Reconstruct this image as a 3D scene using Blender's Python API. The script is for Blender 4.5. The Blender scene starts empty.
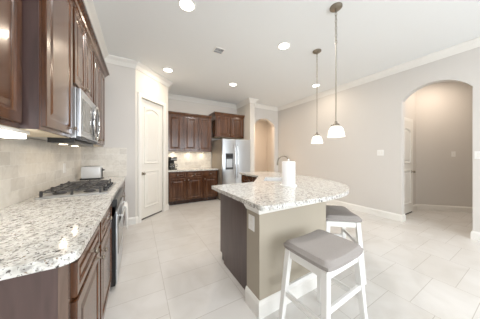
import bpy, bmesh, math, random
from mathutils import Vector, Matrix
random.seed(7)
SC = bpy.context.scene
COL = SC.collection
R = math.radians

# ------------------------------------------------------------------ camera
cam_d = bpy.data.cameras.new('camera')
cam = bpy.data.objects.new('camera', cam_d); COL.objects.link(cam)
cam_d.sensor_width = 36.0
cam_d.lens = 36.0 * 177.7 / 480.0
cam_d.shift_y = -3.5 / 480.0
cam_d.clip_start = 0.02
cam.location = (0, 0, 1.285)
cam.rotation_euler = (R(90), 0, -R(29.73))
SC.camera = cam

# ------------------------------------------------------------------ world
w = bpy.data.worlds.new('world'); SC.world = w; w.use_nodes = True
wn = w.node_tree.nodes
wn['Background'].inputs[0].default_value = (0.92, 0.96, 1.0, 1)
wn['Background'].inputs[1].default_value = 4.0

# ------------------------------------------------------------------ colour management
SC.view_settings.view_transform = 'Standard'
SC.view_settings.look = 'None'
SC.view_settings.gamma = 1.0
SC.view_settings.use_curve_mapping = False
SC.view_settings.exposure = -0.08

def area(name, loc, rot, sx, sy, power, col, shape='RECTANGLE', parent=None, spread=180):
    d = bpy.data.lights.new(name, 'AREA'); d.shape = shape; d.size = sx
    if shape in ('RECTANGLE', 'ELLIPSE'): d.size_y = sy
    d.energy = power; d.color = col; d.spread = R(spread)
    o = bpy.data.objects.new(name, d); COL.objects.link(o)
    o.location = loc; o.rotation_euler = rot
    if parent: o.parent = parent
    return o
# area lamps for daylight from windows added in the unseen rear wall
DAY = (0.89, 0.95, 1.0)
area('added_window_daylight', (1.0, -2.75, 1.5), (R(90), 0, 0), 1.9, 1.9, 68, DAY)
area('added_window_daylight', (3.3, -2.75, 1.5), (R(90), 0, 0), 1.6, 1.9, 34, DAY)

# ------------------------------------------------------------------ materials
def lin(r, g, b):
    f = lambda v: ((v/255+0.055)/1.055)**2.4 if v > 10 else v/255/12.92
    return (f(r), f(g), f(b), 1)
def mat(name, col, rough=0.5, metal=0.0, coat=0.0, noise=0.0, nscale=5, bump=0.0, bscale=40, spec=0.5, coatr=0.1):
    m = bpy.data.materials.new(name); m.use_nodes = True
    nt = m.node_tree; b = nt.nodes['Principled BSDF']
    b.inputs['Base Color'].default_value = col
    b.inputs['Roughness'].default_value = rough
    b.inputs['Metallic'].default_value = metal
    b.inputs['Coat Weight'].default_value = coat
    b.inputs['Coat Roughness'].default_value = coatr
    b.inputs['Specular IOR Level'].default_value = spec
    tc = nt.nodes.new('ShaderNodeTexCoord')
    n = nt.nodes.new('ShaderNodeTexNoise'); n.inputs['Scale'].default_value = nscale; n.inputs['Detail'].default_value = 4
    nt.links.new(tc.outputs['Object'], n.inputs['Vector'])
    mx = nt.nodes.new('ShaderNodeMixRGB'); mx.blend_type = 'MULTIPLY'
    mx.inputs[0].default_value = 1.0
    rp = nt.nodes.new('ShaderNodeValToRGB')
    rp.color_ramp.elements[0].position = 0.3; rp.color_ramp.elements[1].position = 0.7
    lo = 1 - noise
    rp.color_ramp.elements[0].color = (lo, lo, lo, 1); rp.color_ramp.elements[1].color = (1, 1, 1, 1)
    nt.links.new(n.outputs['Fac'], rp.inputs['Fac'])
    mx.inputs[1].default_value = col
    nt.links.new(rp.outputs['Color'], mx.inputs[2])
    nt.links.new(mx.outputs[0], b.inputs['Base Color'])
    if bump:
        n2 = nt.nodes.new('ShaderNodeTexNoise'); n2.inputs['Scale'].default_value = bscale
        nt.links.new(tc.outputs['Object'], n2.inputs['Vector'])
        bp = nt.nodes.new('ShaderNodeBump'); bp.inputs['Strength'].default_value = bump; bp.inputs['Distance'].default_value = 0.01
        nt.links.new(n2.outputs['Fac'], bp.inputs['Height']); nt.links.new(bp.outputs[0], b.inputs['Normal'])
    return m
def emis(name, col, strength):
    m = bpy.data.materials.new(name); m.use_nodes = True
    b = m.node_tree.nodes['Principled BSDF']
    b.inputs['Base Color'].default_value = (0.9, 0.9, 0.9, 1)
    b.inputs['Emission Color'].default_value = col; b.inputs['Emission Strength'].default_value = strength
    return m

def wood(name, c1, c2, rough=0.24):
    m = bpy.data.materials.new(name); m.use_nodes = True
    nt = m.node_tree; b = nt.nodes['Principled BSDF']; L = nt.links.new
    tc = nt.nodes.new('ShaderNodeTexCoord')
    mp = nt.nodes.new('ShaderNodeMapping'); mp.inputs['Scale'].default_value = (9, 9, 0.9)
    L(tc.outputs['Object'], mp.inputs['Vector'])
    n = nt.nodes.new('ShaderNodeTexNoise'); n.inputs['Scale'].default_value = 3.0; n.inputs['Detail'].default_value = 6
    n.inputs['Distortion'].default_value = 0.6
    L(mp.outputs[0], n.inputs['Vector'])
    rp = nt.nodes.new('ShaderNodeValToRGB')
    rp.color_ramp.elements[0].position = 0.3; rp.color_ramp.elements[1].position = 0.72
    rp.color_ramp.elements[0].color = c1; rp.color_ramp.elements[1].color = c2
    L(n.outputs['Fac'], rp.inputs['Fac']); L(rp.outputs[0], b.inputs['Base Color'])
    b.inputs['Roughness'].default_value = rough
    b.inputs['Specular IOR Level'].default_value = 0.55; b.inputs['Coat Weight'].default_value = 0.3; b.inputs['Coat Roughness'].default_value = 0.14; b.inputs['Coat IOR'].default_value = 1.6
    return m

def combine(nt, ax):
    tc = nt.nodes.new('ShaderNodeTexCoord')
    sp = nt.nodes.new('ShaderNodeSeparateXYZ'); nt.links.new(tc.outputs['Object'], sp.inputs[0])
    cb = nt.nodes.new('ShaderNodeCombineXYZ')
    nt.links.new(sp.outputs[ax[0]], cb.inputs[0]); nt.links.new(sp.outputs[ax[1]], cb.inputs[1])
    return tc, cb
def tilemat(name, ax, bw, rh, mortar, c1, c2, cm, rough, offset=0.5, shift=(0, 0), vein=0.12, vs=3.0, bump=0.25):
    m = bpy.data.materials.new(name); m.use_nodes = True
    nt = m.node_tree; b = nt.nodes['Principled BSDF']; L = nt.links.new
    tc, cb = combine(nt, ax)
    mp = nt.nodes.new('ShaderNodeMapping'); mp.inputs['Location'].default_value = (shift[0], shift[1], 0)
    L(cb.outputs[0], mp.inputs['Vector'])
    br = nt.nodes.new('ShaderNodeTexBrick'); br.offset = offset; br.squash = 1.0
    br.inputs['Scale'].default_value = 1.0; br.inputs['Mortar Size'].default_value = mortar
    br.inputs['Mortar Smooth'].default_value = 0.1; br.inputs['Bias'].default_value = 0.0
    br.inputs['Brick Width'].default_value = bw; br.inputs['Row Height'].default_value = rh
    br.inputs['Color1'].default_value = c1; br.inputs['Color2'].default_value = c2; br.inputs['Mortar'].default_value = cm
    L(mp.outputs[0], br.inputs['Vector'])
    n = nt.nodes.new('ShaderNodeTexNoise'); n.inputs['Scale'].default_value = vs; n.inputs['Detail'].default_value = 8
    n.inputs['Distortion'].default_value = 1.2
    L(tc.outputs['Object'], n.inputs['Vector'])
    rp = nt.nodes.new('ShaderNodeValToRGB')
    rp.color_ramp.elements[0].position = 0.32; rp.color_ramp.elements[1].position = 0.62
    lo = 1 - vein
    rp.color_ramp.elements[0].color = (lo, lo*0.99, lo*0.97, 1); rp.color_ramp.elements[1].color = (1, 1, 1, 1)
    L(n.outputs['Fac'], rp.inputs['Fac'])
    mx = nt.nodes.new('ShaderNodeMixRGB'); mx.blend_type = 'MULTIPLY'; mx.inputs[0].default_value = 1
    L(br.outputs['Color'], mx.inputs[1]); L(rp.outputs[0], mx.inputs[2]); L(mx.outputs[0], b.inputs['Base Color'])
    bp = nt.nodes.new('ShaderNodeBump'); bp.inputs['Strength'].default_value = bump; bp.inputs['Distance'].default_value = 0.004
    bp.invert = True
    L(br.outputs['Fac'], bp.inputs['Height']); L(bp.outputs[0], b.inputs['Normal'])
    b.inputs['Roughness'].default_value = rough
    return m

def granite(name):
    m = bpy.data.materials.new(name); m.use_nodes = True
    nt = m.node_tree; b = nt.nodes['Principled BSDF']; L = nt.links.new
    tc = nt.nodes.new('ShaderNodeTexCoord')
    def noise(sc, det, dist=0.0):
        n = nt.nodes.new('ShaderNodeTexNoise'); n.inputs['Scale'].default_value = sc
        n.inputs['Detail'].default_value = det; n.inputs['Distortion'].default_value = dist
        L(tc.outputs['Object'], n.inputs['Vector']); return n
    def ramp(src, stops):
        r = nt.nodes.new('ShaderNodeValToRGB'); e = r.color_ramp.elements
        e[0].position, e[0].color = stops[0]; e[1].position, e[1].color = stops[-1]
        for p, c in stops[1:-1]:
            x = e.new(p); x.color = c
        L(src, r.inputs['Fac']); return r
    base = ramp(noise(22, 6, 0.6).outputs['Fac'], [(0.30, lin(188, 184, 176)), (0.45, lin(216, 214, 208)), (0.6, lin(230, 229, 225)), (0.75, lin(214, 206, 194))])
    grey = ramp(noise(55, 4, 0.4).outputs['Fac'], [(0.52, (0, 0, 0, 1)), (0.62, (1, 1, 1, 1))])
    mx = nt.nodes.new('ShaderNodeMixRGB'); L(grey.outputs[0], mx.inputs[0]); L(base.outputs[0], mx.inputs[1]); mx.inputs[2].default_value = lin(166, 163, 158)
    sp = ramp(noise(95, 3, 0.3).outputs['Fac'], [(0.61, (0, 0, 0, 1)), (0.66, (1, 1, 1, 1))])
    mx2 = nt.nodes.new('ShaderNodeMixRGB'); L(sp.outputs[0], mx2.inputs[0]); L(mx.outputs[0], mx2.inputs[1]); mx2.inputs[2].default_value = lin(92, 84, 80)
    sp3 = ramp(noise(70, 2, 0.2).outputs['Fac'], [(0.66, (0, 0, 0, 1)), (0.70, (1, 1, 1, 1))])
    mx3 = nt.nodes.new('ShaderNodeMixRGB'); L(sp3.outputs[0], mx3.inputs[0]); L(mx2.outputs[0], mx3.inputs[1]); mx3.inputs[2].default_value = lin(140, 118, 96)
    sp4 = ramp(noise(42, 4, 0.0).outputs['Fac'], [(0.635, (0, 0, 0, 1)), (0.66, (1, 1, 1, 1))])
    mx4 = nt.nodes.new('ShaderNodeMixRGB'); L(sp4.outputs[0], mx4.inputs[0]); L(mx3.outputs[0], mx4.inputs[1]); mx4.inputs[2].default_value = lin(78, 72, 70)
    L(mx4.outputs[0], b.inputs['Base Color'])
    b.inputs['Roughness'].default_value = 0.1; b.inputs['Coat Weight'].default_value = 0.0
    return m

M = {}
M['wall'] = mat('wall_paint', lin(217, 213, 208), 0.85, bump=0.04, bscale=120, spec=0.2)
M['pony'] = mat('island_wall_paint', lin(175, 166, 151), 0.85, bump=0.04, bscale=120, spec=0.2)
M['pantrywall'] = mat('pantry_wall_paint', lin(218, 214, 207), 0.85, bump=0.04, bscale=120, spec=0.2)
M['ceil'] = mat('ceiling_paint', lin(238, 240, 240), 0.9, bump=0.05, bscale=80, spec=0.2)
M['trim'] = mat('white_trim_paint', lin(236, 234, 229), 0.45)
M['door'] = mat('door_paint', lin(232, 229, 222), 0.5)
M['wood'] = wood('cherry_wood', lin(64, 37, 21), lin(102, 64, 38))
M['woodend'] = wood('cherry_end_panel', lin(70, 53, 50), lin(88, 68, 64), 0.4)
M['wooddark'] = wood('cherry_toe_kick', lin(52, 32, 26), lin(64, 40, 33))  # darker cherry for toe kicks and the island's lower body
M['woodlight'] = wood('cherry_light_stile', lin(92, 74, 64), lin(116, 96, 84))
M['maple'] = mat('pale_cabinet_underside', lin(220, 205, 180), 0.5)
M['granite'] = granite('speckled_granite')
M['floor'] = tilemat('floor_tile', (1, 0), 0.3088, 0.6175, 0.0022, lin(222, 220, 217), lin(217, 214, 210), lin(188, 183, 176), 0.28,
                     shift=(0.0, -0.22), vein=0.10, vs=2.4)
BT = (lin(234, 229, 220), lin(213, 207, 198), lin(236, 233, 227))
M['bs_y'] = tilemat('backsplash_tile_left', (1, 2), 0.2, 0.1, 0.002, BT[0], BT[1], BT[2], 0.35, shift=(0, 0.085), vein=0.12, vs=14)
M['bs_x'] = tilemat('backsplash_tile_back', (0, 2), 0.2, 0.1, 0.002, BT[0], BT[1], BT[2], 0.35, shift=(0, 0.085), vein=0.12, vs=14)
M['steel'] = mat('stainless_steel', lin(208, 212, 217), 0.3, 1.0, noise=0.05, nscale=2)
M['steeldull'] = mat('brushed_steel', lin(190, 190, 190), 0.42, 1.0)
M['toast'] = mat('pale_toaster_shell', lin(222, 224, 226), 0.3, 0.3)
M['sinksteel'] = mat('bright_sink_steel', lin(232, 233, 234), 0.4, 0.4)
M['fridgeside'] = mat('fridge_side_grey', lin(160, 150, 138), 0.4)
M['chrome'] = mat('chrome', lin(225, 225, 225), 0.12, 1.0)
M['nickel'] = mat('brushed_nickel', lin(150, 142, 130), 0.32, 1.0)
M['black'] = mat('black_enamel', lin(28, 27, 28), 0.3)
M['iron'] = mat('cast_iron', lin(66, 64, 64), 0.5, bump=0.1)
M['darkgrey'] = mat('dark_grey_plastic', lin(70, 72, 76), 0.5)
M['glassdark'] = mat('dark_oven_glass', lin(30, 30, 32), 0.08)
M['mwglass'] = mat('microwave_window', lin(120, 118, 112), 0.1)
M['fabric'] = mat('grey_upholstery', lin(168, 162, 158), 0.95, noise=0.12, nscale=260, bump=0.3, bscale=500, spec=0.1)
M['stoolwhite'] = mat('white_stool_paint', lin(240, 239, 236), 0.4)
M['paper'] = mat('paper_towel', lin(246, 246, 246), 0.95, bump=0.1, bscale=200)
M['cloth'] = mat('white_towel', lin(236, 234, 230), 0.95, bump=0.3, bscale=150)
M['plate'] = mat('switch_plate', lin(240, 239, 236), 0.4)
M['louvre'] = mat('vent_dark', lin(70, 64, 60), 0.7)
M['glow'] = emis('lit_lens', (1.0, 0.95, 0.86, 1), 9.0)
M['glowtube'] = emis('lit_tube', (1.0, 0.99, 0.95, 1), 6.0)
M['glowhood'] = emis('hood_bulb', (1.0, 0.86, 0.62, 1), 8.0)
sh = bpy.data.materials.new('frosted_shade'); sh.use_nodes = True
_b = sh.node_tree.nodes['Principled BSDF']
_b.inputs['Base Color'].default_value = lin(250, 248, 242); _b.inputs['Roughness'].default_value = 0.35
_b.inputs['Emission Color'].default_value = (1.0, 0.95, 0.88, 1); _b.inputs['Emission Strength'].default_value = 0.35
M['shade'] = sh
gl = bpy.data.materials.new('coffee_pot_glass'); gl.use_nodes = True
_b = gl.node_tree.nodes['Principled BSDF']; _b.inputs['Roughness'].default_value = 0.03
_b.inputs['Base Color'].default_value = (0.6, 0.6, 0.6, 1); _b.inputs['Transmission Weight'].default_value = 0.9
M['glass'] = gl

# ------------------------------------------------------------------ mesh helpers
class MB:
    def __init__(s): s.b = bmesh.new()
    def _t(s, vs, T):
        if T is not None: bmesh.ops.transform(s.b, matrix=T, verts=vs)
    def box(s, x0, x1, y0, y1, z0, z1, T=None, bev=0):
        r = bmesh.ops.create_cube(s.b, size=1.0)['verts']
        for v in r:
            v.co = Vector(((x0+x1)/2+v.co.x*(x1-x0), (y0+y1)/2+v.co.y*(y1-y0), (z0+z1)/2+v.co.z*(z1-z0)))
        if bev:
            es = list({e for v in r for e in v.link_edges})
            q = bmesh.ops.bevel(s.b, geom=es, offset=bev, segments=2, affect='EDGES', profile=0.6)
            r = list({v for f in q['faces'] for v in f.verts} | {v for v in r if v.is_valid})
        s._t(r, T); return s
    def prism(s, pts, z0, z1, T=None, hole=None):
        """polygon in local XY, extruded in Z; optional hole loop"""
        if hole is None:
            a = [s.b.verts.new((p[0], p[1], z0)) for p in pts]
            c = [s.b.verts.new((p[0], p[1], z1)) for p in pts]
            n = len(pts)
            s.b.faces.new(list(reversed(a))); s.b.faces.new(c)
            for i in range(n): s.b.faces.new((a[i], a[(i+1) % n], c[(i+1) % n], c[i]))
            s._t(a+c, T); return s
        loops = []
        for z in (z0, z1):
            vs_all = []; es = []
            for lp in (pts, hole):
                vs = [s.b.verts.new((p[0], p[1], z)) for p in lp]
                for i in range(len(vs)): es.append(s.b.edges.new((vs[i], vs[(i+1) % len(vs)])))
                vs_all.append(vs)
            bmesh.ops.triangle_fill(s.b, edges=es, use_beauty=True)
            loops.append(vs_all)
        for k in range(2):
            A, B = loops[0][k], loops[1][k]; n = len(A)
            for i in range(n): s.b.faces.new((A[i], A[(i+1) % n], B[(i+1) % n], B[i]))
        s._t([v for l in loops for q in l for v in q], T); return s
    def cyl(s, p0, p1, r0, r1=None, seg=20, T=None):
        r1 = r0 if r1 is None else r1
        p0, p1 = Vector(p0), Vector(p1); d = p1-p0
        Q = Matrix.Translation((p0+p1)/2) @ d.to_track_quat('Z', 'Y').to_matrix().to_4x4()
        v = bmesh.ops.create_cone(s.b, cap_ends=True, segments=seg, radius1=r0, radius2=r1, depth=d.length, matrix=Q)['verts']
        s._t(v, T); return s
    def sph(s, p, r, sc=(1, 1, 1), T=None, u=16, v=10):
        Q = Matrix.Translation(p) @ Matrix.Diagonal((*sc, 1))
        q = bmesh.ops.create_uvsphere(s.b, u_segments=u, v_segments=v, radius=r, matrix=Q)['verts']
        s._t(q, T); return s
    def lathe(s, prof, seg=28, T=None, close=False):
        rings = []; allv = []
        for r, z in prof:
            ring = [s.b.verts.new((r*math.cos(2*math.pi*i/seg), r*math.sin(2*math.pi*i/seg), z)) for i in range(seg)]
            rings.append(ring); allv += ring
        n = len(rings); rng = range(n) if close else range(n-1)
        for k in rng:
            A, B = rings[k], rings[(k+1) % n]
            for i in range(seg): s.b.faces.new((A[i], A[(i+1) % seg], B[(i+1) % seg], B[i]))
        if not close:
            s.b.faces.new(list(reversed(rings[0]))); s.b.faces.new(rings[-1])
        s._t(allv, T); return s
    def tube(s, pts, r, seg=10, T=None, closed=False):
        pts = [Vector(p) for p in pts]; n = len(pts); rings = []; allv = []
        up = Vector((0, 0, 1))
        for i, p in enumerate(pts):
            if closed: t = (pts[(i+1) % n]-pts[i-1]).normalized()
            else: t = (pts[min(i+1, n-1)]-pts[max(i-1, 0)]).normalized()
            a = t.cross(up)
            if a.length < 0.05: a = t.cross(Vector((1, 0, 0)))
            a.normalize(); b_ = t.cross(a)
            ring = [s.b.verts.new(p+a*r*math.cos(2*math.pi*k/seg)+b_*r*math.sin(2*math.pi*k/seg)) for k in range(seg)]
            rings.append(ring); allv += ring
        for k in range(n if closed else n-1):
            A, B = rings[k], rings[(k+1) % n]
            for i in range(seg): s.b.faces.new((A[i], A[(i+1) % seg], B[(i+1) % seg], B[i]))
        if not closed:
            s.b.faces.new(list(reversed(rings[0]))); s.b.faces.new(rings[-1])
        s._t(allv, T); return s
    def sweep(s, path, prof, T=None, caps=True):
        """profile (d outwards to the right of travel, z) swept along a horizontal path with mitred corners"""
        P = [Vector((p[0], p[1])) for p in path]; n = len(P); rings = []; allv = []
        for i in range(n):
            t0 = (P[i]-P[i-1]).normalized() if i > 0 else None
            t1 = (P[i+1]-P[i]).normalized() if i < n-1 else None
            if t0 is None: t0 = t1
            if t1 is None: t1 = t0
            n0 = Vector((t0.y, -t0.x)); n1 = Vector((t1.y, -t1.x))
            m = n0+n1; m = m/(m.length_squared/2) if m.length > 1e-4 else n0
            ring = [s.b.verts.new((P[i].x+m.x*d, P[i].y+m.y*d, z)) for d, z in prof]
            rings.append(ring); allv += ring
        k = len(prof)
        for a in range(n-1):
            for j in range(k): s.b.faces.new((rings[a][j], rings[a][(j+1) % k], rings[a+1][(j+1) % k], rings[a+1][j]))
        if caps: s.b.faces.new(rings[0]); s.b.faces.new(list(reversed(rings[-1])))
        s._t(allv, T); return s
    def panel(s, w, h, rings, T=None, arch=0.0):
        """raised-panel slab in local XZ (0..w, 0..h), front towards -Y; rings = (inset, depth)"""
        L = []; allv = []
        N = 9
        for ins, dep in rings:
            vs = [s.b.verts.new((ins, -dep, ins)), s.b.verts.new((w-ins, -dep, ins))]
            for k in range(N):
                t = k/(N-1); x = (w-ins)*(1-t)+ins*t
                a = arch*math.sin(math.pi*t) if ins > 0.02 else 0
                vs.append(s.b.verts.new((x, -dep, h-ins-(arch if ins > 0.02 else 0)+a)))
            L.append(vs); allv += vs
        n = len(L[0])
        s.b.faces.new(L[0])
        for a in range(len(L)-1):
            for i in range(n): s.b.faces.new((L[a][i], L[a][(i+1) % n], L[a+1][(i+1) % n], L[a+1][i]))
        s.b.faces.new(L[-1])
        s._t(allv, T); return s
    def build(s, name, m, parent=None, smooth=False, bevel=0, subs=0):
        bmesh.ops.recalc_face_normals(s.b, faces=s.b.faces)
        me = bpy.data.meshes.new(name); s.b.to_mesh(me); s.b.free()
        if isinstance(m, str): m = M[m]
        me.materials.append(m)
        o = bpy.data.objects.new(name, me); COL.objects.link(o)
        if parent: o.parent = parent
        if smooth:
            for p in me.polygons: p.use_smooth = True
            try: me.set_sharp_from_angle(angle=R(38))
            except Exception: pass
        if bevel:
            bv = o.modifiers.new('bevel', 'BEVEL'); bv.width = bevel; bv.segments = 2; bv.limit_method = 'ANGLE'
        if subs:
            sb = o.modifiers.new('sub', 'SUBSURF'); sb.levels = subs; sb.render_levels = subs
        return o

def thing(name, label, cat, loc=(0, 0, 0), rz=0, group=None):
    o = bpy.data.objects.new(name, None); COL.objects.link(o)
    o.empty_display_size = 0.1
    o.location = loc; o.rotation_euler = (0, 0, rz); o['label'] = label; o['category'] = cat
    if group: o['group'] = group
    return o
def tag(o, label, cat, group=None):
    o['label'] = label; o['category'] = cat
    if group: o['group'] = group
    return o
def struct(o):
    o['kind'] = 'structure'; return o
def plabel(o, t): o['label'] = t; return o
def copy_tree(o, parent=None):
    c = o.copy(); COL.objects.link(c); c.parent = parent
    for ch in list(o.children): copy_tree(ch, c)
    return c

# ------------------------------------------------------------------ structure
CH = 3.05
XL, XR, YB = -0.84, 4.47, 5.45
YR = -2.8
struct(MB().box(-1.0, 8.0, YR-0.2, 8.0, -0.1, 0.0).build('floor', 'floor'))
struct(MB().box(-1.0, 8.0, YR-0.2, 8.0, CH, CH+0.12).build('ceiling', 'ceil'))
struct(MB().box(XL-0.12, XL, YR, 3.9, 0, CH).build('wall_left', 'wall'))
# pantry block: return wall, diagonal wall, side wall
PA, PB = (-0.05, 3.9), (0.62, 4.57)
struct(MB().box(XL-0.12, PA[0], 3.9, 4.0, 0, CH).build('wall_left_return', 'wall'))
struct(MB().box(0.52, 0.62, PB[1], YB, 0, CH).build('wall_pantry_side', 'pantrywall'))
struct(MB().box(-0.2, 3.3, YB, YB+0.12, 0, CH).build('wall_back', 'wall'))
struct(MB().box(3.0, 3.16, 4.62, YB, 0, CH).build('wall_fin', 'pantrywall'))

def arch_wall(name, u0, u1, a0, a1, spring, apex, t0, t1, frame):
    """wall in the (u, z) plane with an arched opening a0..a1"""
    pts = [(u0, 0), (a0, 0), (a0, spring)]
    n = 20; cx = (a0+a1)/2; hw = (a1-a0)/2
    rise = apex-spring; rad = (hw*hw+rise*rise)/(2*rise); cz = apex-rad
    a = math.asin(hw/rad)
    for k in range(1, n):
        q = -a+2*a*k/n
        pts.append((cx+rad*math.sin(q), cz+rad*math.cos(q)))
    pts += [(a1, spring), (a1, 0), (u1, 0), (u1, CH), (u0, CH)]
    return struct(MB().prism(pts, t0, t1, T=frame).build(name, 'wall'))
# local (x,y,z)->(world): prism XY = (u, z)
FX = Matrix(((0, 0, 1, 0), (1, 0, 0, 0), (0, 1, 0, 0), (0, 0, 0, 1)))   # u = world Y, extrude = world X
FY = Matrix(((1, 0, 0, 0), (0, 0, 1, 0), (0, 1, 0, 0), (0, 0, 0, 1)))   # u = world X, extrude = world Y
JY0, JY1 = 0.600, 1.450
arch_wall('wall_right', YR, 5.0, JY0, JY1, 2.36, 2.585, XR, XR+0.13, FX)
arch_wall('wall_far_arch', 3.16, 4.72, 3.42, 4.30, 2.36, 2.60, 5.0, 5.12, FY)
# rear wall with two window openings added for daylight (unseen, behind the camera)
m_ = MB()
for (x0, x1, z0, z1) in ((XL-0.12, 0.05, 0, CH), (1.95, 2.5, 0, CH), (4.1, XR+0.13, 0, CH), (0.05, 1.95, 0, 0.55), (2.5, 4.1, 0, 0.55), (0.05, 1.95, 2.45, CH), (2.5, 4.1, 2.45, CH)):
    m_.box(x0, x1, YR-0.12, YR, z0, z1)
struct(m_.build('wall_rear', 'wall'))
# side hall beyond the right arch
HA = (5.787, 1.61); HB = (7.05, 0.40)
struct(MB().box(XR+0.13, HA[0], 1.61, 1.72, 0, CH).build('wall_side_hall_door', 'wall'))
struct(MB().prism([HA, HB, (HB[0]+.08, HB[1]+.08), (HA[0]+.08, HA[1]+.11)], 0, CH).build('wall_side_hall_angled', 'wall'))
struct(MB().box(7.05, 7.15, -1.0, 0.4, 0, CH).build('wall_side_hall_end', 'wall'))
struct(MB().box(XR+0.13, 7.15, -1.1, -1.0, 0, CH).build('wall_side_hall_near', 'wall'))
# hall beyond the far arch
struct(MB().box(3.16, 3.28, 5.12, 7.2, 0, CH).build('wall_far_hall_left', 'wall'))
struct(MB().box(3.28, 4.36, 6.35, 7.2, 0, CH).build('wall_far_hall_middle', 'wall'))
struct(MB().box(4.36, 6.0, 7.1, 7.2, 0, CH).build('wall_far_hall_back', 'wall'))
struct(MB().box(5.6, 5.72, 5.0, 7.2, 0, CH).build('wall_far_hall_right', 'wall'))
struct(MB().box(4.72, 5.72, 5.0, 5.12, 0, CH).build('wall_far_hall_near', 'wall'))
# soffit above the left wall cabinets
struct(MB().box(XL, -0.545, YR+0.4, 3.9, 2.64, CH).build('wall_soffit', 'wall'))

# pantry diagonal wall with a door opening
dT = Matrix.Translation((PA[0], PA[1], 0)) @ Matrix.Rotation(R(45), 4, 'Z')   # local x along wall, -y to the room
DL = math.hypot(PB[0]-PA[0], PB[1]-PA[1])
d0, d1, dh = 0.125, 0.775, 2.44
m_ = MB()
m_.box(0, d0, 0, 0.1, 0, CH, T=dT).box(d1, DL, 0, 0.1, 0, CH, T=dT).box(d0, d1, 0, 0.1, dh, CH, T=dT)
struct(m_.build('wall_pantry_angled', 'pantrywall'))
# pantry door
def panel_door(name, w, h, T_loc, rz, knob_x, label_):
    root = bpy.data.objects.new(name, None); COL.objects.link(root); root['kind'] = 'structure'
    root.location = T_loc; root.rotation_euler = (0, 0, rz)
    mb = MB()
    mb.box(0, w, -0.004, 0.036, 0.03, h)
    s_ = 0.11*min(1, w/0.65)
    for z0, z1, ar in ((0.22, 0.98, 0.0), (1.12, h-0.14, 0.07)):
        mb.panel(w-2*s_, z1-z0, [(0, -0.002), (0, 0.006), (0.010, 0.018), (0.022, 0.018), (0.034, 0.0055), (0.06, 0.0055), (0.085, 0.015)], T=Matrix.Translation((s_, 0.0, z0)), arch=ar)
    mb.build('door_slab', 'door', root)
    plabel(MB().box(0, w, 0.0, 0.03, 0.0005, 0.0295).build('under_door_shade', 'louvre', root), 'dark strip standing in for the shaded gap under the door')  # added dark strip, its colour stands for shade in the gap below the slab
    k = MB(); k.cyl((knob_x, -0.004, 0.93), (knob_x, -0.014, 0.93), 0.03).cyl((knob_x, -0.012, 0.93), (knob_x, -0.045, 0.93), 0.011)
    k.sph((knob_x, -0.058, 0.93), 0.027, (1, 0.75, 1))
    k.build('door_knob', 'nickel', root, smooth=True)
    return root
dp = dT @ Vector((d0+0.004, 0.035, 0))
panel_door('door_1', d1-d0-0.008, dh-0.01, dp, R(45), 0.065, '')
def casing(name, x0, x1, h, T, wid=0.075, th=0.02):
    mb = MB()
    pr = lambda a, b, c, d: mb.box(a, b, -th, 0.0, c, d, T=T).box(a+0.012 if b-a < 0.2 else a, b-0.02 if b-a < 0.2 else b, -th-0.006, -th+0.001, c, d-(0.012 if b-a > 0.2 else 0), T=T)
    pr(x0-wid, x0, 0, h+wid); pr(x1, x1+wid, 0, h+wid); pr(x0, x1, h, h+wid)
    return struct(mb.build(name, 'trim'))
casing('trim_1', d0, d1, dh, dT)
# side-hall door (seen at a grazing angle through the arch)
hT = Matrix.Translation((XR+0.13, 1.61, 0))
panel_door('door_2', 0.74, 2.05, (4.66+0.03, 1.575, 0), 0, 0.66, '')
casing('trim_2', 0.06, 0.86, 2.06, hT)
# far hall door frame glimpsed at the arch
T3 = Matrix.Translation((3.28, 6.35, 0))
# crown mouldings
CP = [(0.0, CH-0.115), (0.012, CH-0.115), (0.02, CH-0.10), (0.05, CH-0.055), (0.082, CH-0.028), (0.095, CH-0.014), (0.095, CH), (0.0, CH)]
struct(MB().sweep([(-0.545, YR+0.4), (-0.545, 3.9), PA, PB, (PB[0], YB), (3.0, YB), (3.0, 4.62), (3.16, 4.62), (3.16, 5.0), (XR, 5.0), (XR, YR)], CP).build('trim_3', 'trim', smooth=False))
# baseboards
BP = [(0, 0), (0.017, 0), (0.017, 0.105), (0.010, 0.125), (0.004, 0.134), (0, 0.134)]
def base(name, path): return struct(MB().sweep(path, BP).build(name, 'trim'))
base('baseboard_right_far', [(4.30, 5.0), (XR, 5.0), (XR, JY1), (XR+0.13, JY1), (XR+0.13, 1.59)])
base('baseboard_right_near', [(XR+0.13, -0.9), (XR+0.13, JY0), (XR, JY0), (XR, YR)])
q0 = dT @ Vector((d0-0.075, 0, 0)); q1 = dT @ Vector((d1+0.075, 0, 0))
base('baseboard_pantry_left', [(-0.20, 3.9), PA, (q0.x, q0.y)])
base('baseboard_pantry_right', [(q1.x, q1.y), PB, (PB[0], 4.80)])
base('baseboard_hall', [(5.55, 1.61), HA, HB, (7.05, 0.3)])
base('baseboard_fin', [(3.0, 4.66), (3.0, 4.62), (3.16, 4.62), (3.16, 5.0), (3.42, 5.0)])

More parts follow.
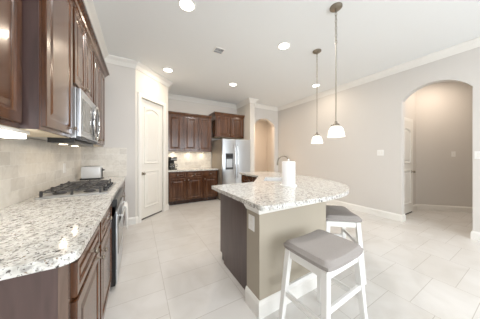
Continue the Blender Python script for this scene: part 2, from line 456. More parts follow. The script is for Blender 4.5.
# ------------------------------------------------------------------ island: pony wall
struct(MB().box(0.835, 1.675, 1.15, 1.34, 0, 0.872).build('wall_island', 'pony'))
struct(MB().prism([(1.675, 1.33), (2.40, 2.2254), (2.32, 2.29), (1.585, 1.381), (1.585, 1.3405), (1.675, 1.3405)], 0, 0.872).build('wall_island_angled', 'pony'))
struct(MB().prism([(2.40, 2.2254), (2.45, 3.44), (2.35, 3.44), (2.32, 2.29)], 0, 0.872).build('wall_island_side', 'pony'))
base('baseboard_island', [(0.835, 1.342), (0.835, 1.15), (1.675, 1.15), (1.675, 1.33), (2.40, 2.2254), (2.45, 3.44)])
TP = [(0, 0.822), (0.008, 0.822), (0.014, 0.835), (0.028, 0.855), (0.032, 0.873), (0, 0.873)]
struct(MB().sweep([(0.835, 1.342), (0.835, 1.15), (1.675, 1.15), (1.675, 1.33), (2.40, 2.2254), (2.45, 3.44)], TP).build('trim_4', 'trim'))

# ------------------------------------------------------------------ cabinets
def knob(parent, x, z, y=0):
    k = MB(); k.cyl((x, y, z), (x, y-0.018, z), 0.006, 0.005, 12).sph((x, y-0.024, z), 0.0145, (1, 0.7, 1), u=14, v=8)
    return k.build('knob', 'nickel', parent, smooth=True)
RING = [(0, 0), (0, 0.016), (0.004, 0.020), (0.052, 0.020), (0.058, 0.013), (0.066, 0.010), (0.074, 0.010), (0.100, 0.018), (0.106, 0.018)]
def front(parent, name, x, z, w, h, kx=None, kz=None, y=0):
    """raised-panel front whose back lies on local y; local x across, knob at kx,kz (relative)"""
    k = min(1.0, 0.42*min(w, h)/0.106)
    rg = [(a*k if a > 0.005 else a, d) for a, d in RING]
    o = MB().panel(w, h, rg).build(name, 'wood', parent)
    o.location = (x, y, z)
    if kx is not None: knob(o, kx, kz, -0.018)
    return o
def base_cab(label, loc, rz, w, depth=0.60, doors=1, knob_side='r', drawer=True, near_end=None):
    """local: x along the run, front face at y=0, body behind (+y)"""
    t = thing('base_cabinet', label, 'cabinet', loc, rz, None)
    MB().box(0.001, w-0.001, 0.0, depth, 0.105, 0.874).build('body', 'wood', t)
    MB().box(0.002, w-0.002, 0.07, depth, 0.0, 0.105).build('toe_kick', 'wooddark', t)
    g = 0.022
    zt = 0.105
    if drawer:
        if doors == 2 and w > 0.8 and drawer == 2:
            hw = w/2
            for q in range(2): front(t, 'drawer', q*hw+g, 0.715, hw-2*g, 0.14, (hw-2*g)/2, 0.07)
        else: front(t, 'drawer', g, 0.715, w-2*g, 0.14, (w-2*g)/2, 0.07)
        ztop = 0.695
    else: ztop = 0.855
    dw = (w-2*g-(doors-1)*0.01)/doors
    for q in range(doors):
        sd = knob_side if doors == 1 else ('r' if q == 0 else 'l')
        front(t, 'door', g+q*(dw+0.01), 0.12, dw, ztop-0.12, dw-0.03 if sd == 'r' else 0.03, ztop-0.12-0.05)
    return t
# left run: fronts face +X; local x must run so that front (-y local) -> +X : rz = +90deg, local x -> +Y
XF = -0.235
def LB(y): return (XF, y, 0)
c1 = base_cab('near base cabinet of left run, its dark end panel facing camera', LB(0.93), R(90), 0.53, knob_side='r')
plabel(MB().box(-0.016, 0.0, 0.026, 0.60, 0.0, 0.874).build('end_panel', 'woodend', c1), 'plain dark end panel')
plabel(MB().box(-0.018, 0.0, -0.002, 0.026, 0.105, 0.874).build('end_stile', 'woodlight', c1), 'paler end stile')
c2 = base_cab('left run base cabinet right beside the oven, near side', LB(1.46), R(90), 0.60, knob_side='l')
c3 = base_cab('left run base cabinet beyond the oven by the pantry wall', LB(2.84), R(90), 1.04, doors=2)

# countertops
def arc(cx, cy, r, a0, a1, n=8): return [(cx+r*math.cos(R(a0+(a1-a0)*k/n)), cy+r*math.sin(R(a0+(a1-a0)*k/n))) for k in range(n+1)]
XC = -0.205
hole = [(-0.75, 2.19), (-0.28, 2.19), (-0.28, 2.91), (-0.75, 2.91)]
pts = [(XL+0.002, 0.895)] + arc(XC-0.06, 0.955, 0.06, -90, 0) + [(XC, 3.898), (XL+0.002, 3.898)]
o = MB().prism(pts, 0.876, 0.915, hole=hole).build('countertop', 'granite', bevel=0.004)
tag(o, 'granite worktop along the left wall holding the gas cooktop', 'countertop')

# cooktop in the left counter
ck = thing('gas_cooktop', 'black gas cooktop set into the left granite worktop', 'cooktop', (-0.515, 2.55, 0.915))
MB().box(-0.25, 0.25, -0.385, 0.385, 0.0005, 0.012, bev=0.004).build('cooktop_plate', 'steeldull', ck)
MB().box(-0.225, 0.18, -0.36, 0.36, 0.012, 0.016).build('burner_tray', 'steeldull', ck)
for i, (bx, by_) in enumerate([(-0.13, -0.25), (0.09, -0.25), (-0.02, 0.0), (-0.13, 0.25), (0.09, 0.25)]):
    MB().lathe([(0.048, 0.016), (0.05, 0.024), (0.036, 0.026), (0.034, 0.034), (0.012, 0.036)], T=Matrix.Translation((bx, by_, 0)), seg=20).build('burner', 'iron', ck, smooth=True)
for gy in (-0.24, 0.0, 0.24):
    mb = MB(); r = 0.005; zt = 0.056
    x0, x1, y0, y1 = -0.22, 0.19, gy-0.112, gy+0.112
    for a, b_ in (((x0, y0), (x1, y0)), ((x0, y1), (x1, y1)), ((x0, y0), (x0, y1)), ((x1, y0), (x1, y1)), ((x0, gy), (x1, gy)), ((-0.13, y0), (-0.13, y1)), ((0.09, y0), (0.09, y1)), ((-0.02, y0), (-0.02, y1))):
        mb.box(min(a[0], b_[0])-r, max(a[0], b_[0])+r, min(a[1], b_[1])-r, max(a[1], b_[1])+r, zt-0.010, zt)
    for a in ((x0, y0), (x1, y0), (x0, y1), (x1, y1), (-0.02, y0), (-0.02, y1)):
        mb.box(a[0]-0.008, a[0]+0.008, a[1]-0.008, a[1]+0.008, 0.012, zt+0.008)
    mb.build('grate', 'iron', ck)
for ky in (-0.24, -0.12, 0.0, 0.12, 0.24):
    MB().lathe([(0.02, 0.012), (0.018, 0.032), (0.008, 0.036)], T=Matrix.Translation((0.215, ky, 0)), seg=16).build('burner_knob', 'black', ck, smooth=True)

# wall oven below
ov = thing('under_counter_oven', 'stainless and black oven under the left counter beneath cooktop', 'oven', (XF, 2.065, 0), R(90))
W = 0.77
MB().box(0.003, W-0.003, -0.042, 0.58, 0.04, 0.80).build('body', 'black', ov)
MB().prism([(-0.012, 0.70), (-0.012, 0.868), (0.028, 0.868), (0.028, 0.80), (-0.0, 0.70)], 0.003, W-0.003, T=Matrix(((0, 0, 1, 0), (-1, 0, 0, -0.028), (0, 1, 0, 0), (0, 0, 0, 1)))).build('control_panel', 'black', ov)
MB().box(0.012, W-0.012, -0.056, -0.043, 0.19, 0.745, bev=0.004).build('door', 'steel', ov)
MB().box(0.10, W-0.10, -0.059, -0.055, 0.30, 0.62).build('door_window', 'glassdark', ov)
MB().box(0.012, W-0.012, -0.054, -0.043, 0.05, 0.18, bev=0.004).build('warming_drawer', 'steel', ov)
h_ = MB().tube([(0.06, -0.095, 0.69), (W-0.06, -0.095, 0.69)], 0.011, 14)
h_.cyl((0.09, -0.044, 0.69), (0.09, -0.095, 0.69), 0.008).cyl((W-0.09, -0.044, 0.69), (W-0.09, -0.095, 0.69), 0.008)
h_.build('handle', 'chrome', ov, smooth=True)
# towel on the oven bar
mb = MB()
tp = [(-0.022, 0.44), (-0.024, 0.55), (-0.02, 0.68), (-0.012, 0.703), (0.0, 0.709), (0.012, 0.703), (0.02, 0.68), (0.022, 0.62), (0.022, 0.52)]
n = len(tp); ring = []
for k in range(13):
    yy = 0.24*k/12; wv = 0.004*math.sin(k*1.1)
    ring.append([mb.b.verts.new((p[0]-(wv if p[0] < 0 else -wv)*(0.71-p[1])*3, yy, p[1])) for p in tp])
for a in range(12):
    for j in range(n-1): mb.b.faces.new((ring[a][j], ring[a][j+1], ring[a+1][j+1], ring[a+1][j]))
tw = mb.build('dish_towel', 'cloth', smooth=True); so = tw.modifiers.new('solid', 'SOLIDIFY'); so.thickness = 0.005; so.offset = 0
tw.location = (XF+0.095, 2.42, 0); tw.rotation_euler = (0, 0, 0); tw.scale = (-1, 1, 1)
tag(tw, 'white towel draped over the oven handle bar', 'towel')

# backsplashes
o = MB().box(XL+0.0005, XL+0.010, 0.6, 3.899, 0.9155, 1.436).build('tile_backsplash', 'bs_y'); tag(o, 'cream stone tile backsplash along the long left wall', 'backsplash')
o = MB().box(XL+0.0105, -0.19, 3.889, 3.8995, 0.9155, 1.436).build('tile_backsplash', 'bs_x'); tag(o, 'cream tile backsplash on short wall behind the toaster', 'backsplash')
o = MB().box(0.621, 2.03, YB-0.011, YB-0.001, 0.9155, 1.41).build('tile_backsplash', 'bs_x'); tag(o, 'cream tile backsplash on back wall behind coffee maker', 'backsplash')

# ---- wall cabinets, left
def wall_cab(label, loc, rz, w, depth, z0, z1, doors=1, knob_side='r', kz=0.05, g=0.03, stile='wood'):
    t = thing('wall_cabinet', label, 'cabinet', loc, rz)
    MB().box(0.001, w-0.001, 0.0, depth, z0, z1).build('body', 'wood', t)
    MB().box(0.004, w-0.004, 0.01, depth, z0-0.004, z0-0.0002).build('underside', 'maple', t)
    dw = (w-2*g-(doors-1)*0.02)/doors
    for q in range(doors):
        sd = knob_side if doors == 1 else ('r' if q % 2 == 0 else 'l')
        front(t, 'door', g+q*(dw+0.02), z0+0.025, dw, z1-z0-0.05, dw-0.028 if sd == 'r' else 0.028, kz)
    return t
UZ0, UZ1 = 1.44, 2.60
X1, X2 = -0.575, -0.50
wall_cab('nearest left wall cabinet, cropped by left edge of photo', (X1, 0.86, 0), R(90), 0.61, XL*-1+X1-0.001, UZ0, UZ1, knob_side='l')
u2 = wall_cab('tall wall cabinet standing proud just before the microwave', (X2, 1.477, 0), R(90), 0.551, -XL+X2-0.001, UZ0, UZ1, g=0.03)
plabel(MB().box(-0.005, 0.0, 0.002, 0.34, UZ0, UZ1).build('end_panel', 'woodend', u2), 'plain darker end panel')
u3 = wall_cab('short two-door wall cabinet above the microwave', (X2, 2.03, 0), R(90), 0.765, -XL+X2-0.001, 1.90, UZ1, doors=2)
u4 = wall_cab('left wall cabinet beyond the microwave, next to pantry wall', (X2, 2.797, 0), R(90), 0.86, -XL+X2-0.001, UZ0, UZ1, doors=2)
# cabinet crown (left)
KP = [(0.0, 2.56), (0.008, 2.56), (0.008, 2.578), (0.020, 2.582), (0.020, 2.595), (0.030, 2.605), (0.038, 2.625), (0.052, 2.640), (0.052, 2.650), (0.070, 2.655), (0.070, 2.685), (0.0, 2.685)]
o = MB().sweep([(X1, YR+0.5+2.4), (X1, 1.471), (X2+0.001, 1.471), (X2+0.001, 3.66), (-0.56, 3.66)], KP).build('cabinet_crown', 'wood')
tag(o, 'stepped wood crown moulding along the left wall cabinets', 'moulding')

# microwave
mw = thing('microwave', 'stainless over-the-range microwave above the gas cooktop', 'microwave', (-0.468, 2.035, 1.425), R(90))
W = 0.755; H = 0.458
MB().box(0, W, 0.0, 0.36, 0.0155, H, bev=0.004).build('body', 'steeldull', mw)
MB().box(0.01, W-0.01, 0.012, 0.18, -0.028, 0.016).build('underside', 'black', mw)
MB().box(0.003, W-0.003, -0.03, -0.001, 0.03, H-0.005, bev=0.006).build('door', 'steel', mw)
MB().box(0.06, W*0.54, -0.034, -0.029, 0.09, H-0.08).build('door_window', 'mwglass', mw)
MB().box(0.003, W-0.003, -0.025, -0.001, 0.002, 0.027).build('vent_grille', 'darkgrey', mw)
def lens(rx, rz_):
    out = []
    for k in range(40):
        a_ = 2*math.pi*k/40; c_, s_ = math.cos(a_), math.sin(a_)
        out.append((W*0.76+rx*math.copysign(abs(c_)**1.15, c_), -0.048, 0.235+rz_*s_))
    return out
hd = MB().tube(lens(0.14, 0.185), 0.012, 12, closed=True)
for z in (0.06, 0.41): hd.cyl((W*0.76, -0.03, z), (W*0.76, -0.05, z), 0.01)
hd.build('handle', 'chrome', mw, smooth=True)
MB().prism([(x*0.9+W*0.076, z*0.9+0.0235) for x, y, z in lens(0.14, 0.185)], 0.0, 0.004, T=Matrix(((1, 0, 0, 0), (0, 0, -1, -0.03), (0, 1, 0, 0), (0, 0, 0, 1)))).build('control_panel', 'darkgrey', mw)
for xx in (0.265, 0.615):
    MB().cyl((xx, 0.152, -0.028), (xx, 0.152, -0.031), 0.03).build('hood_lamp', 'glowhood', mw)
for yy in (2.30, 2.65): area('hood_light', (-0.62, yy, 1.385), (0, 0, 0), 0.04, 0.04, 0.45, (1.0, 0.82, 0.58), 'DISK')
# under-cabinet tube
uc = thing('under_cabinet_light', 'lit white tube light under the nearest wall cabinet', 'light', (-0.63, 0.95, UZ0-0.004))
MB().box(-0.05, 0.05, 0, 0.64, -0.02, -0.001).build('housing', 'trim', uc)
MB().box(-0.042, 0.042, 0.01, 0.63, -0.048, -0.02, bev=0.008).build('diffuser', 'glowtube', uc)

# toaster
ts = thing('toaster', 'small white and steel toaster against the end backsplash', 'toaster', (-0.64, 3.62, 0.915), R(-8))
ts.scale = (0.92, 0.92, 1.12)
MB().box(-0.14, 0.14, -0.085, 0.085, 0.0, 0.02).build('base', 'black', ts)
MB().box(-0.135, 0.135, -0.08, 0.08, 0.015, 0.185, bev=0.03).build('body', 'toast', ts, smooth=True)
for yy in (-0.03, 0.03): MB().box(-0.10, 0.10, yy-0.012, yy+0.012, 0.1835, 0.188).build('slot', 'black', ts)
MB().box(0.137, 0.148, -0.012, 0.012, 0.03, 0.16).box(0.146, 0.175, -0.022, 0.022, 0.12, 0.14, bev=0.004).build('lever', 'black', ts)

# ---- back run
YF = 4.85
bx0 = 0.662
for i, (lab) in enumerate(['back wall base cabinet beneath the coffee maker', 'middle base cabinet of the back wall run', 'back wall base cabinet beside the refrigerator']):
    base_cab(lab, (bx0+i*0.452, YF, 0), 0, 0.450, depth=YB-YF-0.002, knob_side='r' if i == 0 else 'l')
o = MB().prism([(0.622, YF-0.03), (2.025, YF-0.03), (2.025, YB-0.001), (0.622, YB-0.001)], 0.876, 0.915).build('countertop', 'granite', bevel=0.004)
tag(o, 'granite worktop on the back wall under the coffee maker', 'countertop')
ub = 0.655
for i, lab in enumerate(['wall cabinet on back wall above the coffee maker', 'middle wall cabinet of the three on back wall', 'wall cabinet on back wall nearest the refrigerator']):
    wall_cab(lab, (ub+i*0.425, 5.12, 0), 0, 0.423, YB-5.12-0.002, 1.41, 2.42, knob_side='r' if i == 0 else 'l')
KB = [(0.0, 2.40), (0.010, 2.40), (0.016, 2.42), (0.035, 2.445), (0.05, 2.462), (0.055, 2.475), (0.055, 2.49), (0.0, 2.49)]
o = MB().sweep([(1.925, 5.119), (0.625, 5.119)][::-1], KB).build('cabinet_crown', 'wood')
tag(o, 'wood crown moulding over the three back wall cabinets', 'moulding')
for i, lab in enumerate(['small puck light under back wall cabinet above the coffee maker', 'small puck light under the middle back wall cabinet', 'small puck light under back wall cabinet nearest refrigerator']):
    pk = thing('puck_light', lab, 'light', (ub+0.21+i*0.425, 5.31, 1.4055))
    MB().cyl((0, 0, 0), (0, 0, -0.014), 0.035, 0.032).build('housing', 'trim', pk, smooth=True)
    MB().cyl((0, 0, -0.014), (0, 0, -0.016), 0.026).build('lens', 'glowhood', pk)
    area('puck_lamp', (0, 0, -0.018), (0, 0, 0), 0.05, 0.05, 0.9, (1.0, 0.86, 0.66), 'DISK', pk)
# fridge cabinet
wall_cab('deeper two-door wall cabinet above the refrigerator', (2.0, 4.985, 0), 0, 0.985, YB-4.985-0.002, 1.86, 2.53, doors=2)
KF = [(a, z+0.11) for a, z in KB]
o = MB().sweep([(2.0, 5.44), (2.0, 4.984), (2.995, 4.984)], KF).build('cabinet_crown', 'wood')
tag(o, 'higher wood crown moulding on the cabinet above refrigerator', 'moulding')

# refrigerator
fr = thing('refrigerator', 'stainless side-by-side refrigerator with ice dispenser', 'refrigerator', (2.045, 4.56, 0))
W = 0.925
plabel(MB().box(0, W, 0.07, 0.86, 0.03, 1.765, bev=0.006).build('body', 'fridgeside', fr), 'warm grey painted side')
MB().box(0.01, W-0.01, 0.075, 0.8, 0.0, 0.05).build('toe_grille', 'black', fr)
fz = MB().box(0.0, 0.415, 0.0, 0.068, 0.055, 1.775, bev=0.012).build('freezer_door', 'steel', fr, smooth=True)
fd = MB().box(0.421, W, 0.0, 0.068, 0.055, 1.775, bev=0.012).build('fresh_food_door', 'steel', fr, smooth=True)
for par, xx in ((fz, 0.375), (fd, 0.46)):
    hb = MB().tube([(xx, 0.0, 0.62), (xx, -0.05, 0.66), (xx, -0.055, 1.0), (xx, -0.055, 1.3), (xx, -0.05, 1.58), (xx, 0.0, 1.62)], 0.013, 12)
    hb.build('handle', 'chrome', par, smooth=True)
dsp = MB().box(0.09, 0.33, -0.006, 0.003, 0.90, 1.36, bev=0.003).build('dispenser', 'darkgrey', fz)
MB().box(0.115, 0.305, -0.008, -0.005, 0.96, 1.20).build('dispenser_recess', 'steel', dsp)
MB().box(0.115, 0.305, -0.0085, -0.005, 1.24, 1.33).build('dispenser_panel', 'glassdark', dsp)

# coffee maker
cf = thing('coffee_maker', 'black drip coffee maker with glass pot on back counter', 'coffee maker', (0.80, 5.20, 0.915), R(20))
MB().box(-0.09, 0.09, -0.12, 0.12, 0.0, 0.03, bev=0.006).build('base', 'black', cf)
MB().box(-0.085, 0.085, 0.03, 0.12, 0.03, 0.28).build('water_tank', 'black', cf)
MB().box(-0.09, 0.09, -0.115, 0.12, 0.24, 0.34, bev=0.012).build('brew_head', 'black', cf)
MB().box(-0.085, 0.085, -0.117, -0.114, 0.265, 0.30).build('front_band', 'steel', cf)
pt = MB().lathe([(0.055, 0.0), (0.068, 0.02), (0.07, 0.07), (0.055, 0.12), (0.045, 0.14)], T=Matrix.Translation((0, -0.045, 0.032))).build('coffee_pot', 'glass', cf, smooth=True)
MB().tube([(0.062, -0.07, 0.15), (0.11, -0.09, 0.14), (0.115, -0.095, 0.09), (0.072, -0.075, 0.06)], 0.008, 8).build('pot_handle', 'black', pt, smooth=True)

# ------------------------------------------------------------------ island cabinets, counter, sink
ie = thing('island_cabinet', 'dark island base cabinet whose plain end panel faces the walkway', 'cabinet', (0.885, 1.342, 0))
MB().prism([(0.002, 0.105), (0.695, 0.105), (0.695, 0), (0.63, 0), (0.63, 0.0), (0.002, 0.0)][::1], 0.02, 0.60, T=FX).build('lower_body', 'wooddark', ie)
MB().box(0.02, 0.60, 0.002, 0.695, 0.106, 0.874).build('body', 'wood', ie)
MB().prism([(0.0, 0.0), (0.60, 0.0), (0.60, 0.105), (0.70, 0.105), (0.70, 0.874), (0.0, 0.874)], 0.0, 0.019, T=FX).build('end_panel', 'woodend', ie)
dd = front(ie, 'door', 0.0, 0.12, 0.54, 0.56); dd.rotation_euler = (0, 0, R(180)); dd.location = (0.575, 0.698, 0.12)
dd = front(ie, 'drawer', 0, 0, 0.54, 0.14); dd.rotation_euler = (0, 0, R(180)); dd.location = (0.575, 0.698, 0.715)
# corner sink cabinet
sk = thing('sink_cabinet', 'diagonal corner base cabinet under the island sink', 'cabinet', (0, 0, 0))
MB().prism([(1.488, 1.36), (1.58, 1.45), (2.27, 2.31), (2.29, 2.66), (2.02, 2.66), (1.488, 2.04)], 0.105, 0.70).build('body', 'wood', sk)
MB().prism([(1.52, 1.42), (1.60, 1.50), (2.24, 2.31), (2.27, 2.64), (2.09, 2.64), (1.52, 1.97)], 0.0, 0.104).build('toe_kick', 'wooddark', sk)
dg = math.atan2(2.66-2.04, 2.02-1.488)
for nm, z, hh in (('door', 0.12, 0.57),):
    dd = front(sk, nm, 0, 0, 0.70, hh, 0.03, hh-0.05); dd.rotation_euler = (0, 0, dg+R(180)); dd.location = (2.02-0.05*math.cos(dg), 2.66-0.05*math.sin(dg), z)
# run towards the back
r1 = base_cab('island base cabinet at the far end of its long arm', (2.0, 3.43, 0), R(-90), 0.755, depth=0.285, doors=2)
def catmull(P, n=6):
    out = []
    for i in range(len(P)-1):
        p0 = P[max(i-1, 0)]; p1 = P[i]; p2 = P[i+1]; p3 = P[min(i+2, len(P)-1)]
        for k in range(n):
            t = k/n
            out.append(tuple(0.5*((2*p1[j])+(-p0[j]+p2[j])*t+(2*p0[j]-5*p1[j]+4*p2[j]-p3[j])*t*t+(-p0[j]+3*p1[j]-3*p2[j]+p3[j])*t**3) for j in (0, 1)))
    out.append(P[-1]); return out
outer = catmull([(1.05, 1.035), (1.35, 1.015), (1.60, 1.01), (1.85, 1.045), (2.08, 1.14), (2.28, 1.275), (2.44, 1.49), (2.56, 1.75), (2.66, 2.05), (2.73, 2.4), (2.75, 2.8), (2.73, 3.2), (2.70, 3.47)])
ct = arc(0.825, 1.085, 0.04, -180, -90, 4) + outer + [(1.965, 3.47), (1.965, 2.72), (1.43, 2.11)] + arc(0.815, 2.08, 0.03, 90, 180, 4)
SKC = Vector((1.90, 2.20)); ang = R(48)
def skp(a, b): return (SKC.x+a*math.cos(ang)-b*math.sin(ang), SKC.y+a*math.sin(ang)+b*math.cos(ang))
shole = [skp(*p) for p in ((-0.25, -0.17), (0.25, -0.17), (0.25, 0.17), (-0.25, 0.17))]
o = MB().prism(ct, 0.876, 0.915, hole=shole).build('countertop', 'granite', bevel=0.004)
tag(o, 'curved granite bar top of the island with the sink', 'countertop')
sn = thing('kitchen_sink', 'stainless undermount sink in the island corner', 'sink', (SKC.x, SKC.y, 0.875), ang)
mb = MB()
a, b_ = 0.248, 0.168
mb.box(-a, a, -b_, b_, -0.165, -0.160).box(-a, -a+0.006, -b_, b_, -0.16, 0.036).box(a-0.006, a, -b_, b_, -0.16, 0.036)
mb.box(-a, a, -b_, -b_+0.006, -0.16, 0.036).box(-a, a, b_-0.006, b_, -0.16, 0.036)
mb.build('basin', 'sinksteel', sn)
MB().cyl((0, 0, -0.160), (0, 0, -0.154), 0.04).build('drain', 'chrome', sn, smooth=True)
# faucet
fa = thing('kitchen_faucet', 'tall nickel gooseneck faucet behind the paper towel roll', 'faucet', (2.20, 2.19, 0.915), R(138))
MB().lathe([(0.028, 0), (0.028, 0.01), (0.02, 0.02), (0.018, 0.10), (0.015, 0.12)]).build('faucet_body', 'nickel', fa, smooth=True)
gp = [(0, 0, 0.11), (0, 0, 0.24)] + [(0.09-0.09*math.cos(math.pi*k/12), 0, 0.28+0.09*math.sin(math.pi*k/12)) for k in range(0, 12)] + [(0.185, 0, 0.25)]
MB().tube(gp, 0.013, 12).cyl((0.184, 0, 0.265), (0.188, 0, 0.21), 0.016, 0.018).build('spout', 'nickel', fa, smooth=True)
MB().tube([(0, -0.018, 0.07), (0, -0.05, 0.085), (0.0, -0.10, 0.13)], 0.007, 10).build('lever', 'nickel', fa, smooth=True)
# paper towel holder
ptn = thing('paper_towel_holder', 'white paper towel roll upright on a round base on island', 'paper towel', (1.62, 1.62, 0.915))
MB().lathe([(0.105, 0), (0.105, 0.012), (0.095, 0.018), (0.02, 0.018)], seg=36).build('base', 'stoolwhite', ptn, smooth=True)
MB().lathe([(0.022, 0.0181), (0.080, 0.0181), (0.081, 0.022), (0.081, 0.296), (0.078, 0.30), (0.022, 0.30)], seg=40, close=True).build('paper_roll', 'paper', ptn, smooth=True)
MB().cyl((0, 0, 0.018), (0, 0, 0.315), 0.008).sph((0, 0, 0.32), 0.013).build('rod', 'stoolwhite', ptn, smooth=True)

# ------------------------------------------------------------------ wall plates
def plate(label, loc, rz, w, h, kind):
    t = thing('wall_outlet' if kind == 'outlet' else 'light_switch', label, 'outlet' if kind == 'outlet' else 'switch', loc, rz)
    MB().box(-w/2, w/2, -0.006, 0, -h/2, h/2, bev=0.002).build('cover_plate', 'plate', t)
    if kind == 'outlet':
        for z in (-0.025, 0.025): MB().box(-0.017, 0.017, -0.008, -0.005, z-0.014, z+0.014, bev=0.002).build('socket', 'trim', t)
    else:
        n = 2 if w > 0.1 else 1
        for k in range(n):
            x = (k-(n-1)/2)*0.046
            MB().box(x-0.016, x+0.016, -0.009, -0.005, -0.032, 0.032, bev=0.002).build('rocker', 'trim', t)
    return t
plate('white outlet on the narrow end of island wall', (0.835, 1.262, 0.72), R(-90), 0.085, 0.125, 'outlet')
plate('double light switch on right wall left of the arch', (XR, 1.80, 1.355), R(-90), 0.12, 0.12, 'switch')
plate('light switch on right wall at the photo edge, right of arch', (XR, 0.545, 1.30), R(-90), 0.075, 0.12, 'switch')
sx, sy = 6.30, 1.61-(6.30-5.787)*(1.21/1.263)
plate('light switch inside the side hall seen through right arch', (sx, sy, 1.33), math.atan2(-1.21, 1.263), 0.075, 0.12, 'switch')
plate('outlet on the left tile backsplash near the cooktop', (XL+0.0105, 3.1, 1.13), R(90), 0.075, 0.12, 'outlet')

# ------------------------------------------------------------------ ceiling fixtures
WARM = (1.0, 0.83, 0.64); NEUT = (1.0, 0.97, 0.94)
def can(label, x, y, power, col, r=0.098):
    t = thing('recessed_light', label, 'ceiling light', (x, y, CH), 0, 'recessed ceiling lights')
    MB().lathe([(r, 0.0), (r, -0.006), (r-0.006, -0.009), (r-0.018, -0.004), (r-0.018, 0.0)], seg=36, close=True).build('trim_ring', 'trim', t, smooth=True)
    MB().cyl((0, 0, -0.0005), (0, 0, -0.003), r-0.018).build('lens', 'glow', t)
    L = area('lamp', (0, 0, -0.012), (0, 0, 0), 0.13, 0.13, power, col, 'DISK', t)
    return t
can('recessed light at the top of photo, nearest the camera', 0.492, 2.111, 21, NEUT)
can('recessed light left of the ceiling vent by the pantry', 0.525, 3.90, 9, WARM)
can('recessed light in front of the refrigerator cabinets', 2.025, 3.895, 18, WARM)
can('large recessed light over the island, right of the vent', 2.027, 2.126, 17, NEUT)
can('recessed light beyond the second pendant, near right wall', 3.858, 2.92, 8, WARM)
# hall lamps out of view above the arches
def hall_can(label, x, y, power, col_):
    t = can(label, x, y, power, col_); return t
hall_can('ceiling light inside the side hall above the right arch', 5.5, 0.9, 19, (1.0, 0.84, 0.69))
hall_can('ceiling light in the hall behind the far arch', 4.1, 5.75, 48, (1.0, 0.74, 0.52))
# vent
vt = thing('ceiling_vent', 'small square louvred air vent in the ceiling', 'vent', (1.165, 2.76, CH))
MB().box(-0.085, 0.085, -0.08, 0.08, -0.006, 0).build('vent_frame', 'trim', vt)
MB().box(-0.068, 0.068, -0.064, 0.004, -0.0075, -0.006).box(-0.068, 0.068, 0.02, 0.064, -0.0075, -0.006).build('louvre_opening', 'louvre', vt)
for k in range(6):
    yy = -0.055+k*0.022
    MB().box(-0.068, 0.068, yy-0.0012, yy+0.0012, -0.011, -0.0075).build('louvre', 'ceil', vt)
# pendants
def pendant(label, x, y, zb):
    t = thing('pendant_light', label, 'pendant lamp', (x, y, CH), 0, 'pendant lights over the island')
    MB().lathe([(0.068, 0.0), (0.068, -0.012), (0.055, -0.024), (0.012, -0.032)]).build('canopy', 'nickel', t, smooth=True)
    ztop = zb+0.138-CH
    mb = MB()
    mb.cyl((0, 0, -0.06), (0, 0, -0.03), 0.010)
    nl = 9
    zc = -0.06
    for k in range(nl):
        pts = [(0.011*math.cos(a)*(1 if k % 2 else 0), 0.011*math.cos(a)*(0 if k % 2 else 1), zc-0.022+0.026*math.sin(a)) for a in [2*math.pi*j/14 for j in range(14)]]
        mb.tube(pts, 0.0035, 6, closed=True); zc -= 0.042
    mb.build('chain', 'nickel', t, smooth=True)
    MB().cyl((0, 0, zc+0.01), (0, 0, ztop+0.03), 0.0052, seg=12).build('stem', 'nickel', t, smooth=True)
    cap = MB().lathe([(0.010, 0.055), (0.016, 0.045), (0.016, 0.03), (0.034, 0.022), (0.040, 0.0), (0.036, -0.006)], T=Matrix.Translation((0, 0, ztop)))
    for a in range(3):
        q = R(90+120*a+20); cap.sph((0.048*math.cos(q), 0.048*math.sin(q), ztop+0.008), 0.009)
    cap.build('socket_cap', 'nickel', t, smooth=True)
    prof = [(0.028, 0.0), (0.048, -0.007), (0.067, -0.024), (0.080, -0.050), (0.087, -0.082), (0.091, -0.118), (0.094, -0.124), (0.094, -0.130)]
    inn = [(r-0.004, z) for r, z in reversed(prof)]
    MB().lathe(prof+inn, seg=40, T=Matrix.Translation((0, 0, ztop)), close=True).build('glass_shade', 'shade', t, smooth=True)
    MB().sph((0, 0, ztop-0.07), 0.024).build('bulb', 'glow', t, smooth=True)
    L = bpy.data.lights.new('bulb_lamp', 'POINT'); L.energy = 0.4; L.color = NEUT; L.shadow_soft_size = 0.03
    lo = bpy.data.objects.new('bulb_lamp', L); COL.objects.link(lo); lo.parent = t; lo.location = (0, 0, ztop-0.125)
    return t
pendant('larger-looking pendant with white dome shade, nearer the camera', 2.031, 1.264, 1.505)
pendant('smaller-looking pendant with white dome shade, farther back', 2.605, 1.952, 1.49)

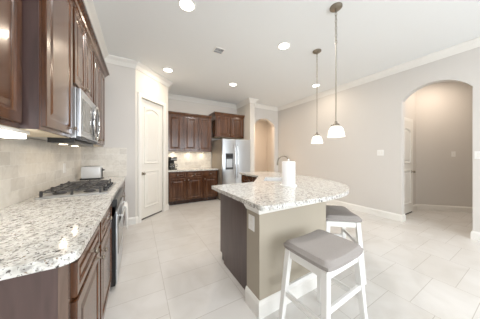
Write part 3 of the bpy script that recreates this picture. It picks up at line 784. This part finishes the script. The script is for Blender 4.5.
# ------------------------------------------------------------------ stools
def stool(label, loc, rz):
    t = thing('bar_stool', label, 'stool', loc, rz, 'white counter stools at the island')
    hw, hd = 0.205, 0.165; sp, sd = 0.055, 0.035; zt = 0.598
    def leg_at(sx, sy, z):
        k = 1-z/zt
        return Vector((sx*(hw-0.02+sp*k), sy*(hd-0.02+sd*k), z))
    for sx in (-1, 1):
        for sy in (-1, 1):
            mb = MB(); r0, r1 = 0.017, 0.021
            lo, hi = leg_at(sx, sy, 0), leg_at(sx, sy, zt)
            vs = []
            for c, r in ((lo, r0), (hi, r1)):
                vs.append([mb.b.verts.new(c+Vector((a*r, b*r, 0))) for a, b in ((-1, -1), (1, -1), (1, 1), (-1, 1))])
            mb.b.faces.new(list(reversed(vs[0]))); mb.b.faces.new(vs[1])
            for i in range(4): mb.b.faces.new((vs[0][i], vs[0][(i+1) % 4], vs[1][(i+1) % 4], vs[1][i]))
            mb.build('leg', 'stoolwhite', t, bevel=0.003)
    def bar(p, q, hz, ht, nm):
        d = (q-p); L = d.length; a = math.atan2(d.y, d.x)
        T = Matrix.Translation((p+q)/2) @ Matrix.Rotation(a, 4, 'Z')
        MB().box(-L/2, L/2, -ht/2, ht/2, -hz/2, hz/2, T=T).build(nm, 'stoolwhite', t, bevel=0.003)
    for sy in (-1, 1):
        bar(leg_at(-1, sy, 0.568), leg_at(1, sy, 0.568), 0.055, 0.022, 'apron')
        z = 0.36 if sy < 0 else 0.30
        bar(leg_at(-1, sy, z), leg_at(1, sy, z), 0.035, 0.02, 'stretcher')
    for sx in (-1, 1):
        bar(leg_at(sx, -1, 0.568), leg_at(sx, 1, 0.568), 0.055, 0.022, 'apron')
        bar(leg_at(sx, -1, 0.28), leg_at(sx, 1, 0.28), 0.035, 0.02, 'stretcher')
    # saddle seat
    mb = MB(); nx, ny = 17, 13; W_, D_ = 0.222, 0.186
    def top(u, v):
        ex = max(0, min(1, (1-abs(u))/0.22)); ey = max(0, min(1, (1-abs(v))/0.26))
        rr = (1-(1-ex)**2)**0.5 * (1-(1-ey)**2)**0.5
        return 0.622+0.034*rr + 0.014*u*u - 0.004
    T_, B_ = [], []
    for i in range(nx):
        u = -1+2*i/(nx-1); u = math.copysign(abs(u)**0.7, u); rt, rb = [], []
        for j in range(ny):
            v = -1+2*j/(ny-1); v = math.copysign(abs(v)**0.7, v)
            ku = u*(1-0.045*v**6); kv = v*(1-0.045*u**6); rt.append(mb.b.verts.new((ku*W_, kv*D_, top(u, v)))); rb.append(mb.b.verts.new((ku*W_*0.98, kv*D_*0.98, 0.5985+0.008*u*u)))
        T_.append(rt); B_.append(rb)
    for i in range(nx-1):
        for j in range(ny-1):
            mb.b.faces.new((T_[i][j], T_[i+1][j], T_[i+1][j+1], T_[i][j+1])); mb.b.faces.new((B_[i][j], B_[i][j+1], B_[i+1][j+1], B_[i+1][j]))
    for i in range(nx-1):
        mb.b.faces.new((T_[i][0], B_[i][0], B_[i+1][0], T_[i+1][0])); mb.b.faces.new((T_[i][-1], T_[i+1][-1], B_[i+1][-1], B_[i][-1]))
    for j in range(ny-1):
        mb.b.faces.new((T_[0][j], T_[0][j+1], B_[0][j+1], B_[0][j])); mb.b.faces.new((T_[-1][j], B_[-1][j], B_[-1][j+1], T_[-1][j+1]))
    mb.build('seat', 'fabric', t, smooth=True)
    return t
stool('grey-cushioned white stool in the foreground by island wall', (1.16, 0.825, 0), R(2))
stool('grey-cushioned white stool tucked under the curved bar end', (1.985, 1.235, 0), R(51))
